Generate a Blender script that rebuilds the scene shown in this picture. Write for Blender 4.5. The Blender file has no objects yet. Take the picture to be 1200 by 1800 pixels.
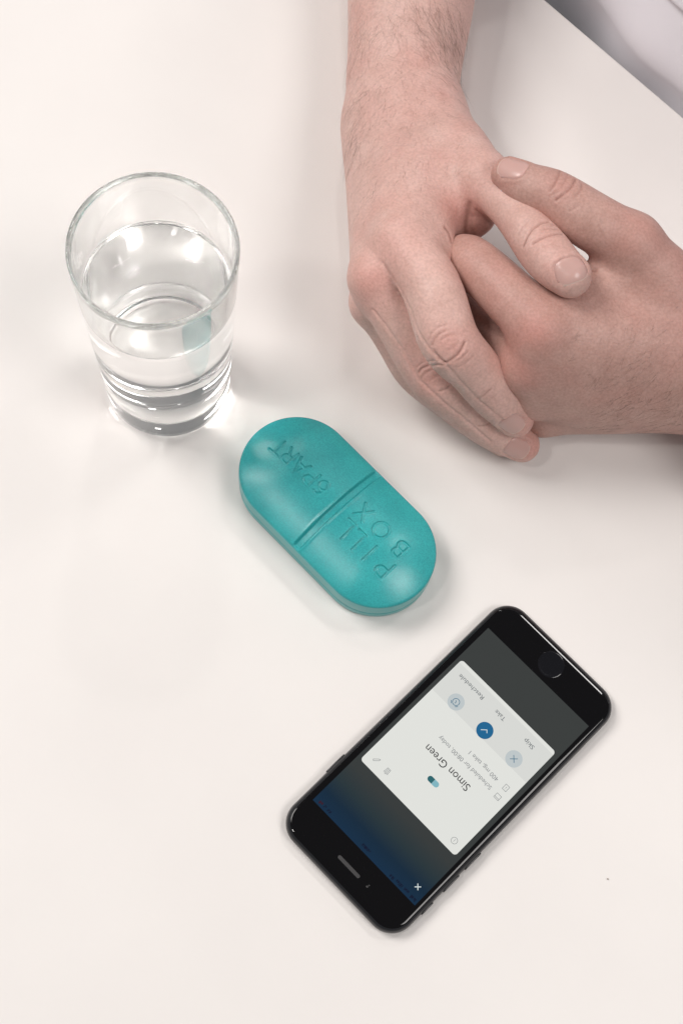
import bpy, bmesh, math, random
import numpy as np
from mathutils import Matrix, Vector

# ------------------------------------------------------------------ camera, world, lamps, exposure
scene = bpy.context.scene
MM = 0.001
cam_data = bpy.data.cameras.new("camera")
cam = bpy.data.objects.new("camera", cam_data)
scene.collection.objects.link(cam)
cam_data.sensor_fit = 'VERTICAL'
cam_data.sensor_height = 36.0
cam_data.lens = 53.907
cam_data.clip_start = 0.01
cam_data.clip_end = 50.0
cam.matrix_world = Matrix(((0.98102848, -0.19386366, 0.0, 0.0),
                           (0.18376697, 0.92993516, -0.31851265, 0.0),
                           (0.06174803, 0.31246998, 0.94791861, 0.636517),
                           (0, 0, 0, 1)))
scene.camera = cam

world = bpy.data.worlds.new("World")
scene.world = world
world.use_nodes = True
wb = world.node_tree.nodes["Background"]
wb.inputs[0].default_value = (0.97, 0.98, 1.0, 1)
wb.inputs[1].default_value = 0.18


def area_lamp(name, loc, target, sx, sy, watts, color, spread=180):
    d = bpy.data.lights.new(name, 'AREA')
    d.shape = 'RECTANGLE'; d.size = sx; d.size_y = sy
    d.energy = watts; d.color = color; d.spread = math.radians(spread)
    o = bpy.data.objects.new(name, d)
    scene.collection.objects.link(o)
    o.location = loc
    o.rotation_euler = (Vector(target) - Vector(loc)).to_track_quat('-Z', 'Y').to_euler()
    return o


area_lamp("left_softbox", (-1.80, 0.85, 2.30), (0.0, 0.25, 0.0), 1.20, 1.20, 62.0, (1.0, 0.96, 0.93))
area_lamp("right_fill", (1.20, -0.25, 2.05), (0.05, 0.15, 0.0), 0.80, 0.80, 21.0, (1.0, 0.965, 0.94))  # fill lamp added to brighten the right side of the table
area_lamp("right_lamp", (0.68, 1.03, 1.65), (0.05, 0.24, 0.0), 0.26, 0.18, 4.6, (1.0, 0.965, 0.94))
area_lamp("rear_lamp", (-0.22, 1.35, 1.35), (-0.05, 0.25, 0.0), 0.08, 0.08, 1.8, (1.0, 0.965, 0.94))
area_lamp("front_lamp", (-0.75, -0.22, 1.70), (0.0, 0.2, 0.0), 0.12, 0.12, 4.0, (1.0, 0.96, 0.925))

scene.view_settings.view_transform = 'Standard'
scene.view_settings.look = 'None'
scene.view_settings.exposure = -0.11
scene.view_settings.gamma = 1.0
scene.view_settings.use_curve_mapping = False
scene.render.engine = 'CYCLES'
scene.cycles.use_denoising = True
scene.cycles.max_bounces = 96
scene.cycles.transmission_bounces = 64
scene.cycles.glossy_bounces = 64
scene.cycles.diffuse_bounces = 4
scene.cycles.caustics_reflective = True
scene.cycles.caustics_refractive = True
scene.cycles.blur_glossy = 0.0
scene.cycles.sample_clamp_indirect = 14.0


# ------------------------------------------------------------------ helpers
def srgb(r, g, b):
    f = lambda c: (c / 255) / 12.92 if c / 255 <= 0.04045 else ((c / 255 + 0.055) / 1.055) ** 2.4
    return (f(r), f(g), f(b), 1.0)


def material(name, color=(0.8, 0.8, 0.8, 1), rough=0.5, **kw):
    m = bpy.data.materials.new(name)
    m.use_nodes = True
    b = m.node_tree.nodes["Principled BSDF"]
    b.inputs["Base Color"].default_value = color
    b.inputs["Roughness"].default_value = rough
    for k, v in kw.items():
        b.inputs[k.replace('_', ' ')].default_value = v
    return m


def N(m, kind, **kw):
    n = m.node_tree.nodes.new(kind)
    for k, v in kw.items():
        setattr(n, k, v)
    return n


def link(m, a, b):
    m.node_tree.links.new(a, b)


def bsdf(m):
    return m.node_tree.nodes["Principled BSDF"]


def mesh_object(name, verts, faces, mat, parent=None, smooth=True, scale=MM):
    me = bpy.data.meshes.new(name)
    v = np.asarray(verts, float) * scale
    me.from_pydata(v.tolist(), [], faces if isinstance(faces, list) else faces.tolist())
    me.update()
    if smooth:
        me.polygons.foreach_set("use_smooth", [True] * len(me.polygons))
    if mat is not None:
        me.materials.append(mat)
    o = bpy.data.objects.new(name, me)
    scene.collection.objects.link(o)
    if parent is not None:
        o.parent = parent
    return o


def empty(name, loc, rotz=0.0):
    o = bpy.data.objects.new(name, None)
    o.empty_display_size = 0.02
    scene.collection.objects.link(o)
    o.location = loc
    o.rotation_euler = (0, 0, rotz)
    return o


def tag(o, label=None, category=None, kind=None, group=None):
    for k, v in (("label", label), ("category", category), ("kind", kind), ("group", group)):
        if v:
            o[k] = v
    return o


def loft(rings, close_top=True, close_bottom=True, flip=False):
    """rings: list of (n, 3) arrays with the same n"""
    n = len(rings[0])
    V = np.vstack(rings)
    F = []
    for r in range(len(rings) - 1):
        a, b = r * n, (r + 1) * n
        for i in range(n):
            j = (i + 1) % n
            F.append((a + i, a + j, b + j, b + i))
    if close_bottom:
        F.append(tuple(range(n - 1, -1, -1)))
    if close_top:
        k = (len(rings) - 1) * n
        F.append(tuple(range(k, k + n)))
    if flip:
        F = [tuple(reversed(f)) for f in F]
    return V, F


def rounded_rect(hx, hy, r, n=10):
    pts = []
    for cx, cy, a0 in ((hx - r, hy - r, 0), (-hx + r, hy - r, 90), (-hx + r, -hy + r, 180), (hx - r, -hy + r, 270)):
        for i in range(n + 1):
            a = math.radians(a0 + 90 * i / n)
            pts.append((cx + r * math.cos(a), cy + r * math.sin(a)))
    return np.array(pts)


def with_z(p2, z):
    return np.column_stack([p2, np.full(len(p2), float(z))])


def lathe(profile, seg=128):
    """profile: list of (r, z); returns verts and quads, open at both ends unless r == 0"""
    a = np.linspace(0, 2 * math.pi, seg, endpoint=False)
    V, F = [], []
    idx = []
    for r, z in profile:
        if r <= 1e-9:
            idx.append([len(V)] * seg); V.append((0, 0, z))
        else:
            idx.append(list(range(len(V), len(V) + seg)))
            V += [(r * math.cos(t), r * math.sin(t), z) for t in a]
    for k in range(len(profile) - 1):
        for i in range(seg):
            j = (i + 1) % seg
            q = (idx[k][i], idx[k][j], idx[k + 1][j], idx[k + 1][i])
            q2 = tuple(dict.fromkeys(q))
            F.append(q2)
    return np.array(V), F


# ------------------------------------------------------------------ materials of the setting
m_table = material("white_laminate", (0.80, 0.785, 0.765, 1), 0.42)
tc = N(m_table, "ShaderNodeTexCoord")
nz = N(m_table, "ShaderNodeTexNoise"); nz.inputs["Scale"].default_value = 14; nz.inputs["Detail"].default_value = 4
cr = N(m_table, "ShaderNodeValToRGB")
cr.color_ramp.elements[0].position = 0.3; cr.color_ramp.elements[0].color = (0.785, 0.752, 0.728, 1)
cr.color_ramp.elements[1].position = 0.7; cr.color_ramp.elements[1].color = (0.81, 0.778, 0.752, 1)
link(m_table, tc.outputs["Object"], nz.inputs["Vector"]); link(m_table, nz.outputs["Fac"], cr.inputs["Fac"])
link(m_table, cr.outputs["Color"], bsdf(m_table).inputs["Base Color"])
n2 = N(m_table, "ShaderNodeTexNoise"); n2.inputs["Scale"].default_value = 900; n2.inputs["Detail"].default_value = 3
bp = N(m_table, "ShaderNodeBump"); bp.inputs["Strength"].default_value = 0.05; bp.inputs["Distance"].default_value = 0.0004
link(m_table, tc.outputs["Object"], n2.inputs["Vector"]); link(m_table, n2.outputs["Fac"], bp.inputs["Height"])
ns = N(m_table, "ShaderNodeTexNoise"); ns.inputs["Scale"].default_value = 9; ns.inputs["Detail"].default_value = 6; ns.inputs["Distortion"].default_value = 1.2
mp = N(m_table, "ShaderNodeMapRange"); mp.inputs["To Min"].default_value = 0.34; mp.inputs["To Max"].default_value = 0.50
link(m_table, tc.outputs["Object"], ns.inputs["Vector"]); link(m_table, ns.outputs["Fac"], mp.inputs["Value"]); link(m_table, mp.outputs["Result"], bsdf(m_table).inputs["Roughness"])
link(m_table, bp.outputs["Normal"], bsdf(m_table).inputs["Normal"])

# ------------------------------------------------------------------ table top: its near-person edge runs through EDGE along EDIR
EDGE = np.array([50.9, 497.6]); EDIR = np.array([0.8267, -0.5626]); EOUT = np.array([0.5626, 0.8267])
rings = []
for inset, z in ((1.2, -25.0), (0.3, -24.4), (0, -23.0), (0, -2.0), (0.35, -0.6), (1.2, 0.0)):
    s0, s1, d1 = -800 + inset, 900 - inset, -820 + inset
    rect = [EDGE + EDIR * s0 + EOUT * d1, EDGE + EDIR * s1 + EOUT * d1, EDGE + EDIR * s1 - EOUT * inset, EDGE + EDIR * s0 - EOUT * inset]
    rings.append(with_z(np.array(rect), z))
V, F = loft(rings)
table = mesh_object("table_top", V, F, m_table, smooth=False)
tag(table, "matt white table top with a straight edge in front of the shirt", None, "structure")

# ------------------------------------------------------------------ drinking glass with water
GX, GY, RT, RB, HG = -87.32, 258.85, 32.24, 27.46, 124.7


def dielectric(name, ior, color=(1, 1, 1, 1), rough=0.0):
    m = bpy.data.materials.new(name); m.use_nodes = True
    nt = m.node_tree; nt.nodes.clear()
    o = nt.nodes.new("ShaderNodeOutputMaterial"); g = nt.nodes.new("ShaderNodeBsdfGlass")
    g.inputs["IOR"].default_value = ior; g.inputs["Color"].default_value = color; g.inputs["Roughness"].default_value = rough
    nt.links.new(g.outputs[0], o.inputs[0])
    return m


m_glass = dielectric("clear_glass", 1.50, (0.974, 0.977, 0.976, 1))
m_water = dielectric("water_surface", 1.333)
m_wet = dielectric("water_against_glass", 1.333 / 1.50)
glass = empty("drinking_glass", (GX * MM, GY * MM, 0.0004))
tag(glass, "clear straight drinking glass with thick base, three quarters full of water", "drinking glass")
WALL, FLOOR, LEVEL = 1.65, 13.0, 91.0
ro = lambda z: RB + (RT - RB) * z / HG
ri = lambda z: ro(z) - WALL
prof = [(0, 1.4), (RB * 0.45, 1.3), (RB * 0.72, 0.9), (RB - 4.0, 0.15), (RB - 3.0, 0.0), (RB - 1.6, 0.15), (RB - 0.5, 0.8), (ro(2.0), 2.0)]
prof += [(ro(z), z) for z in np.linspace(6, HG - 1.2, 24)]
prof += [(ro(HG) - 0.15, HG - 0.55), (ro(HG) - 0.55, HG - 0.08), (ro(HG) - WALL / 2, HG), (ro(HG) - WALL + 0.5, HG - 0.1), (ri(HG) + 0.12, HG - 0.6)]
prof += [(ri(z), z) for z in np.linspace(HG - 1.4, LEVEL + 1.0, 10)]
V, F = lathe(prof)
body = mesh_object("glass_body", V, F, m_glass, glass)
# the wet inside: same wall line, carried by the water (glass meets water there)
wp = [(0, FLOOR), (12, FLOOR + 0.1), (ri(FLOOR) - 5, FLOOR + 0.7), (ri(FLOOR) - 2, FLOOR + 2.0), (ri(FLOOR + 4) - 0.4, FLOOR + 4.2)]
wp += [(ri(z), z) for z in np.linspace(FLOOR + 6, LEVEL + 1.0, 20)]
top = [(ri(LEVEL + 1) - 0.25, LEVEL + 0.65), (ri(LEVEL) - 0.8, LEVEL + 0.25), (ri(LEVEL) - 1.8, LEVEL + 0.05), (ri(LEVEL) - 4, LEVEL), (ri(LEVEL) * 0.5, LEVEL), (0, LEVEL)]
V, F = lathe(wp + top)
water = mesh_object("water", V, F, m_wet, glass)
water.data.materials.append(m_water)
for p in water.data.polygons:
    if p.index >= (len(wp) - 1) * 128:
        p.material_index = 1

# ------------------------------------------------------------------ pill box
PBX, PBY, PBA = -1.87, 208.59, 2.52718
HALF, RAD = 24.48, 25.18          # half of the straight run, end radius (mm)
m_teal = material("teal_plastic", (0.03, 0.36, 0.375, 1), 0.23, Specular_IOR_Level=0.5)
tc = N(m_teal, "ShaderNodeTexCoord")
n1 = N(m_teal, "ShaderNodeTexNoise"); n1.inputs["Scale"].default_value = 2600; n1.inputs["Detail"].default_value = 2
n3 = N(m_teal, "ShaderNodeTexNoise"); n3.inputs["Scale"].default_value = 60; n3.inputs["Detail"].default_value = 3
bp = N(m_teal, "ShaderNodeBump"); bp.inputs["Strength"].default_value = 0.6; bp.inputs["Distance"].default_value = 0.00010
link(m_teal, tc.outputs["Object"], n1.inputs["Vector"]); link(m_teal, n1.outputs["Fac"], bp.inputs["Height"])
link(m_teal, bp.outputs["Normal"], bsdf(m_teal).inputs["Normal"])
link(m_teal, tc.outputs["Object"], n3.inputs["Vector"])
cr = N(m_teal, "ShaderNodeValToRGB")
cr.color_ramp.elements[0].position = 0.3; cr.color_ramp.elements[0].color = (0.030, 0.335, 0.35, 1)
cr.color_ramp.elements[1].position = 0.7; cr.color_ramp.elements[1].color = (0.040, 0.398, 0.41, 1)
link(m_teal, n3.outputs["Fac"], cr.inputs["Fac"])
sk = N(m_teal, "ShaderNodeTexNoise"); sk.inputs["Scale"].default_value = 1700; sk.inputs["Detail"].default_value = 2
sr = N(m_teal, "ShaderNodeValToRGB")
sr.color_ramp.elements[0].position = 0.32; sr.color_ramp.elements[0].color = (0.86, 0.86, 0.86, 1)
sr.color_ramp.elements[1].position = 0.68; sr.color_ramp.elements[1].color = (1.12, 1.12, 1.12, 1)
sm = N(m_teal, "ShaderNodeMixRGB", blend_type='MULTIPLY'); sm.inputs["Fac"].default_value = 1.0
link(m_teal, tc.outputs["Object"], sk.inputs["Vector"]); link(m_teal, sk.outputs["Fac"], sr.inputs["Fac"])
link(m_teal, cr.outputs["Color"], sm.inputs["Color1"]); link(m_teal, sr.outputs["Color"], sm.inputs["Color2"])
link(m_teal, sm.outputs["Color"], bsdf(m_teal).inputs["Base Color"])
m_teal_side = material("teal_plastic_smooth", (0.05, 0.40, 0.40, 1), 0.30)

pill = empty("pill_box", (PBX * MM, PBY * MM, 0.0), PBA)
tag(pill, "teal pill-shaped plastic pill box with debossed lettering and a centre groove", "pill box")


def stadium(n_side, n_end):
    """outline points, spine points (both CCW)"""
    B, S = [], []
    for i in range(n_end):
        a = -math.pi / 2 + math.pi * i / n_end
        B.append((HALF + RAD * math.cos(a), RAD * math.sin(a))); S.append((HALF, 0))
    for i in range(n_side):
        x = HALF - 2 * HALF * i / n_side
        B.append((x, RAD)); S.append((x, 0))
    for i in range(n_end):
        a = math.pi / 2 + math.pi * i / n_end
        B.append((-HALF + RAD * math.cos(a), RAD * math.sin(a))); S.append((-HALF, 0))
    for i in range(n_side):
        x = -HALF + 2 * HALF * i / n_side
        B.append((x, -RAD)); S.append((x, 0))
    return np.array(B), np.array(S)


LET = {  # strokes on a cap height of 1
    'P': (0.62, [[(0, 0), (0, 1), (0.33, 1), (0.5, 0.94), (0.57, 0.83), (0.58, 0.74), (0.55, 0.62), (0.47, 0.53), (0.33, 0.48), (0, 0.48)]]),
    'I': (0.0, [[(0, 0), (0, 1)]]),
    'L': (0.5, [[(0, 1), (0, 0), (0.5, 0)]]),
    'B': (0.6, [[(0, 0), (0, 1), (0.3, 1), (0.46, 0.95), (0.52, 0.83), (0.5, 0.66), (0.42, 0.56), (0.3, 0.53), (0, 0.53)],
                [(0.3, 0.53), (0.48, 0.48), (0.58, 0.36), (0.58, 0.2), (0.5, 0.06), (0.34, 0), (0, 0)]]),
    'O': (0.95, [[(0.475 + 0.475 * math.cos(t), 0.5 + 0.5 * math.sin(t)) for t in np.linspace(0, 2 * math.pi, 25)]]),
    'X': (0.72, [[(0, 0), (0.72, 1)], [(0, 1), (0.72, 0)]]),
    'A': (0.8, [[(0, 0), (0.4, 1), (0.8, 0)], [(0.15, 0.36), (0.65, 0.36)]]),
    'R': (0.62, [[(0, 0), (0, 1), (0.33, 1), (0.5, 0.94), (0.57, 0.83), (0.58, 0.74), (0.55, 0.62), (0.47, 0.53), (0.33, 0.48), (0, 0.48)], [(0.3, 0.48), (0.62, 0)]]),
    'T': (0.7, [[(0, 1), (0.7, 1)], [(0.35, 1), (0.35, 0)]]),
    '6': (0.6, [[(0.52, 0.94), (0.38, 1.0), (0.2, 0.93), (0.06, 0.72), (0.0, 0.42), (0.03, 0.2), (0.14, 0.05), (0.3, 0), (0.46, 0.05), (0.57, 0.18),
                 (0.6, 0.33), (0.55, 0.48), (0.44, 0.58), (0.3, 0.61), (0.15, 0.56), (0.04, 0.45)]]),
}


def strokes(letters, cy, cap):
    out = []
    for c, x in letters:
        for pl in LET[c][1]:
            out.append([(x + p[0] * cap, cy - cap / 2 + p[1] * cap) for p in pl])
    return out


def polyline_distance(P, pl):
    d = np.full(len(P), 1e9)
    pl = np.asarray(pl, float)
    for a, b in zip(pl[:-1], pl[1:]):
        e = b - a
        t = np.clip(((P - a) @ e) / (e @ e + 1e-12), 0, 1)
        d = np.minimum(d, np.linalg.norm(P - a - t[:, None] * e, axis=1))
    return d


def smooth_step(e0, e1, x):
    t = np.clip((x - e0) / (e1 - e0), 0, 1)
    return t * t * (3 - 2 * t)


WORDS = [([('6', 8.5), ('P', 15.0), ('A', 20.7), ('R', 28.3), ('T', 34.1)], -0.3, 7.0), ([('P', -35.0), ('I', -24.0), ('L', -17.6), ('L', -11.2)], 4.95, 8.2), ([('B', -33.4), ('O', -23.5), ('X', -12.1)], -5.8, 7.3)]
SIDE, DOME = 16.7, 6.6
B, S = stadium(210, 200)
nB = len(B)
ts = np.concatenate([[1.0, 0.996, 0.989, 0.978, 0.966, 0.952], np.linspace(0.94, 0.02, 115), [0.014, 0.008, 0.0]])
edge_drop = [-1.25, -0.62, -0.25, -0.06, 0.0, 0.0] + [0.0] * 118


def lid_height(P2, t):
    x, y = P2[:, 0], P2[:, 1]
    z = SIDE + DOME * (1 - np.abs(t) ** 2.05)
    ends = smooth_step(RAD - 0.4, RAD - 2.2, np.abs(y))
    g = smooth_step(2.0, 1.15, np.abs(x))
    floor = np.minimum(z, SIDE + DOME * (1 - (np.abs(y) / RAD) ** 2.05) - 1.55)
    z = z + (floor - z) * g * ends
    z += 0.22 * np.exp(-((np.abs(x) - 2.4) / 0.5) ** 2) * ends
    d = np.full(len(P2), 9.0)
    for pl in WORD_LINES:
        d = np.minimum(d, polyline_distance(P2, pl))
    z -= 0.72 * smooth_step(0.64, 0.34, d)
    z += 0.07 * np.exp(-((d - 0.78) / 0.2) ** 2)
    return z


WORD_LINES = []
for w in WORDS:
    WORD_LINES += strokes(*w)
rings = []
for dz, inset in ((-8.2, 0.45), (-8.0, 0.1), (-7.4, 0.0), (-4.0, 0.0)):      # lid wall, from the seam up
    rings.append(with_z(S + (B - S) * (1 - inset / RAD), SIDE - 1.25 + dz + 0.0))
for t, dz in zip(ts, edge_drop):
    P2 = S + (B - S) * t
    rings.append(np.column_stack([P2, lid_height(P2, np.full(nB, t)) + dz]))
V, F = loft(rings, close_top=False, close_bottom=False)
lid = mesh_object("lid", V, F, m_teal, pill)
bm = bmesh.new(); bm.from_mesh(lid.data)
bmesh.ops.remove_doubles(bm, verts=bm.verts, dist=1e-6)
bm.to_mesh(lid.data); bm.free()
lid.data.polygons.foreach_set("use_smooth", [True] * len(lid.data.polygons))
lid.data.materials.append(m_teal_side)
for p in lid.data.polygons:
    if p.center.z < (SIDE - 0.9) * MM:
        p.material_index = 1
B2, S2 = stadium(40, 60)
zs = SIDE - 9.6
rings = [with_z(S2 + (B2 - S2) * (1 - i / RAD), z) for i, z in ((2.2, 0.3), (1.2, 0.35), (0.5, 0.8), (0.2, 2.0), (0.05, zs - 0.9), (0.12, zs - 0.35), (0.5, zs - 0.05), (1.4, zs + 0.02))]
V, F = loft(rings)
mesh_object("base", V, F, m_teal_side, pill)

# ------------------------------------------------------------------ smartphone
phone = empty("smartphone", (0.0649688, 0.1138296, 0.0), 2.534635)
tag(phone, "black smartphone lying face up, a white reminder card on its screen", "smartphone")
m_case = material("black_metal", (0.012, 0.0125, 0.015, 1), 0.28, Metallic=0.0, Specular_IOR_Level=0.6)
m_front = material("black_glass", (0.0025, 0.0022, 0.0028, 1), 0.05, Specular_IOR_Level=0.36)
m_slot = material("speaker_mesh", (0.03, 0.029, 0.031, 1), 0.5)
PHX, PHY, PHR = 33.55, 69.15, 10.6
prof = []
for i in range(13):
    a = -math.pi / 2 + math.pi * i / 12
    prof.append((3.0 * (1 - math.cos(a)) ** 1.0 if abs(a) > 0 else 0.0, 3.75 + 3.25 * math.sin(a)))
rings = [with_z(rounded_rect(PHX - i, PHY - i, PHR - i, 14), z) for i, z in prof[:-1]]
rings.append(with_z(rounded_rect(PHX - 2.6, PHY - 2.6, PHR - 2.6, 14), 6.93))
V, F = loft(rings)
mesh_object("case", V, F, m_case, phone)
gp = [(1.55, 6.3), (1.6, 6.55), (1.8, 6.75), (2.2, 6.885), (2.7, 6.975), (3.3, 7.045), (3.9, 7.085), (4.6, 7.1)]
rings = [with_z(rounded_rect(PHX - i, PHY - i, PHR - i, 14), z) for i, z in gp]
V, F = loft(rings, close_bottom=False)
front = mesh_object("front_glass", V, F, m_front, phone)
# home button: a shallow dish with a fine raised rim
HB = (-0.284, -59.865)
V, F = lathe([(0, 7.12), (4.3, 7.12), (5.0, 7.135), (5.25, 7.17), (5.45, 7.165), (5.6, 7.13), (5.75, 7.09)], 64)
V = V + np.array([HB[0], HB[1], 0.0])
F = [tuple(reversed(f)) for f in F]
m_home = material("black_button", (0.004, 0.004, 0.006, 1), 0.10, Specular_IOR_Level=0.5)
mesh_object("home_button", V, F, m_home, phone)


def flat_polygon(name, pts, z, mat, parent):
    pts = np.asarray(pts, float)
    a = sum(pts[i, 0] * pts[(i + 1) % len(pts), 1] - pts[(i + 1) % len(pts), 0] * pts[i, 1] for i in range(len(pts)))
    if a < 0:
        pts = pts[::-1]
    return mesh_object(name, with_z(pts, z), [tuple(range(len(pts)))], mat, parent, smooth=False)


def line_art(name, polylines, width, z, mat, parent):
    """thin strokes as one flat mesh"""
    V, F = [], []
    for pl in polylines:
        pl = [np.array(p, float) for p in pl]
        for a, b in zip(pl[:-1], pl[1:]):
            d = b - a; l = np.linalg.norm(d)
            if l < 1e-6:
                continue
            d /= l; n = np.array([-d[1], d[0]]) * width / 2
            a2, b2 = a - d * width * 0.3, b + d * width * 0.3
            k = len(V)
            for q in (a2 - n, b2 - n, b2 + n, a2 + n):
                V.append((q[0], q[1], z + 0.00002 * len(F)))
            F.append((k, k + 1, k + 2, k + 3))
    return mesh_object(name, V, F, mat, parent, smooth=False)


def circle(cx, cy, r, n=40):
    return [(cx + r * math.cos(2 * math.pi * i / n), cy + r * math.sin(2 * math.pi * i / n)) for i in range(n + 1)]


def screen_ink(name, rgb, spec=0.35):
    c = srgb(*rgb)
    return material(name, (0.003, 0.003, 0.003, 1), 0.08, Emission_Color=c, Emission_Strength=1.0, Specular_IOR_Level=spec)


slot = rounded_rect(6.0, 0.75, 0.74, 6) + np.array((0.015, 60.242))
flat_polygon("speaker_slot", slot, 7.112, m_slot, phone)
for k, (dx, dy, r) in enumerate([(-10.65, 60.5, 0.45), (-10.895, 59.613, 0.3)]):
    flat_polygon("sensor", circle(dx, dy, r, 20)[:-1], 7.112, m_slot, phone)
for y0, y1, side in [(29.26, 39.77, 1.0), (17.55, 27.13, -1.0), (30.25, 39.72, -1.0), (45.57, 52.35, -1.0)]:
    rr = rounded_rect((y1 - y0) / 2, 1.15, 1.1, 5)
    rr2 = rr * np.array([0.97, 0.8])
    cy = (y0 + y1) / 2
    ring = lambda q, off: np.column_stack([np.full(len(q), side * (PHX + off)), cy + side * q[:, 0], 3.9 + q[:, 1]])
    V, F = loft([ring(rr, -0.6), ring(rr, 0.25), ring(rr2, 0.42)])
    mesh_object("side_button", V, F, m_case, phone)

# the lit display: dim page behind, blue towards the status bar
m_disp = material("dimmed_page", (0.002, 0.002, 0.002, 1), 0.05, Specular_IOR_Level=0.3, Emission_Strength=1.0)
tc = N(m_disp, "ShaderNodeTexCoord"); sp = N(m_disp, "ShaderNodeSeparateXYZ")
link(m_disp, tc.outputs["Object"], sp.inputs[0])
mr = N(m_disp, "ShaderNodeMapRange"); mr.inputs["From Min"].default_value = 0.0; mr.inputs["From Max"].default_value = 0.0521
link(m_disp, sp.outputs["Y"], mr.inputs["Value"])
cr = N(m_disp, "ShaderNodeValToRGB")
cr.color_ramp.elements[0].position = 0.0; cr.color_ramp.elements[0].color = srgb(60, 63, 62)
e = cr.color_ramp.elements.new(0.58); e.color = srgb(56, 60, 60)
e = cr.color_ramp.elements.new(0.74); e.color = srgb(40, 54, 60)
e = cr.color_ramp.elements.new(0.87); e.color = srgb(18, 42, 62)
cr.color_ramp.elements[-1].position = 1.0; cr.color_ramp.elements[-1].color = srgb(16, 46, 72)
link(m_disp, mr.outputs["Result"], cr.inputs["Fac"]); link(m_disp, cr.outputs["Color"], bsdf(m_disp).inputs["Emission Color"])
DX, DY = 29.25, 52.05
display = flat_polygon("display", [(-DX, -DY), (DX, -DY), (DX, DY), (-DX, DY)], 7.115, m_disp, phone)
UI = {'band': -15.92,
 'buttons': [(16.6, -19.203), (-0.072, -19.26), (-16.67, -19.402)],
 'calendar': (-22.69, -3.253),
 'card': (0.23, -3.76, 27.24, 30.27),
 'close': (-24.993, 45.98),
 'info': (-22.532, 22.267),
 'note': (-22.591, -8.354),
 'pencil': (22.653, 21.823),
 'pill': (0.105, 11.384),
 'status': [(26.083, 50.614, 1.6, 1),
            (23.806, 50.409, 0.8, 0),
            (21.124, 50.606, 1.5, 0),
            (0.384, 50.15, 4.2, 0),
            (-14.942, 50.842, 1.8, 0),
            (-18.757, 50.449, 3.4, 0),
            (-22.56, 50.38, 2.6, 0),
            (-26.747, 50.545, 2.6, 0)],
 'texts': [('Simon Green', 0.11, 3.31, 24.29, 3.5, 'txt'),
           ('Scheduled for 08:00, today', -3.53, -3.53, 29.74, 1.95, 'grey'),
           ('400 mg, take 1', -10.01, -8.04, 16.09, 1.95, 'grey'),
           ('Reschedule', 16.66, -28.37, 13.85, 1.95, 'mid'),
           ('Take', -0.13, -28.35, 5.31, 1.95, 'mid'),
           ('Skip', -16.79, -28.37, 5.11, 1.95, 'mid')],
 'trash': (16.283, 22.061)}
m_card = screen_ink("reminder_card_white", (232, 233, 228)); m_band = screen_ink("action_band_grey", (222, 223, 219))
m_txt = screen_ink("text_black", (38, 38, 40)); m_grey = screen_ink("text_grey", (138, 141, 143)); m_mid = screen_ink("text_slate", (104, 110, 114))
m_blue = screen_ink("button_blue", (32, 104, 150)); m_btn = screen_ink("button_grey", (196, 204, 206)); m_white = screen_ink("icon_white", (222, 232, 232))
m_ink = screen_ink("icon_blue", (58, 112, 140)); m_dteal = screen_ink("icon_dark_teal", (44, 104, 112)); m_lteal = screen_ink("icon_light_teal", (132, 186, 198))
m_faint = screen_ink("status_text_navy", (8, 20, 46)); m_red = screen_ink("status_red", (60, 14, 30))
c = UI['card']
card = flat_polygon("reminder_card", rounded_rect(c[2], c[3], 1.5, 8) + np.array(c[:2]), 7.125, m_card, display)
band_h = UI['band']
flat_polygon("action_band", [(c[0] - c[2] + 0.02, c[1] - c[3] + 1.6), (c[0] + c[2] - 0.02, c[1] - c[3] + 1.6), (c[0] + c[2] - 0.02, band_h), (c[0] - c[2] + 0.02, band_h)], 7.130, m_band, display)


def screen_text(name, body, cx, cy, width, cap, mat):
    cu = bpy.data.curves.new(name, 'FONT')
    cu.body = body; cu.size = 1.0; cu.resolution_u = 4
    tmp = bpy.data.objects.new(name, cu)
    scene.collection.objects.link(tmp)
    dg = bpy.context.evaluated_depsgraph_get()
    me = bpy.data.meshes.new_from_object(tmp.evaluated_get(dg))
    bpy.data.objects.remove(tmp); bpy.data.curves.remove(cu)
    co = np.array([v.co[:] for v in me.vertices])
    lo, hi = co.min(0), co.max(0)
    CAPH = 0.73
    co[:, 0] = (co[:, 0] - (lo[0] + hi[0]) / 2) * width / (hi[0] - lo[0]) + cx
    co[:, 1] = (co[:, 1] - CAPH / 2) * cap / CAPH + cy
    co[:, 2] = 7.140
    me.vertices.foreach_set("co", (co * MM).ravel())
    me.materials.clear(); me.materials.append(mat); me.update(); me.name = name
    o = bpy.data.objects.new(name, me); scene.collection.objects.link(o); o.parent = display
    return o


inks = dict(txt=m_txt, grey=m_grey, mid=m_mid)
for body_, cx, cy, w_, cap_, ink_ in UI['texts']:
    screen_text("screen_text", body_, cx, cy, w_, cap_, inks[ink_])
for (cx, cy), mat_ in zip(UI['buttons'], (m_btn, m_blue, m_btn)):
    flat_polygon("round_button", circle(cx, cy, 3.62, 48)[:-1], 7.140, mat_, display)
(ax, ay), (bx_, by_), (kx, ky) = UI['buttons']
line_art("clock_icon", [circle(ax, ay, 1.5), [(ax, ay + 0.75), (ax, ay), (ax + 0.5, ay - 0.45)], [(ax - 1.9, ay + 0.9), (ax - 1.1, ay + 1.75)], [(ax + 1.9, ay + 0.9), (ax + 1.1, ay + 1.75)]], 0.26, 7.150, m_ink, display)
line_art("check_icon", [[(bx_ - 1.35, by_ + 0.15), (bx_ - 0.45, by_ - 0.8), (bx_ + 1.35, by_ + 0.95)]], 0.30, 7.150, m_white, display)
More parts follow.
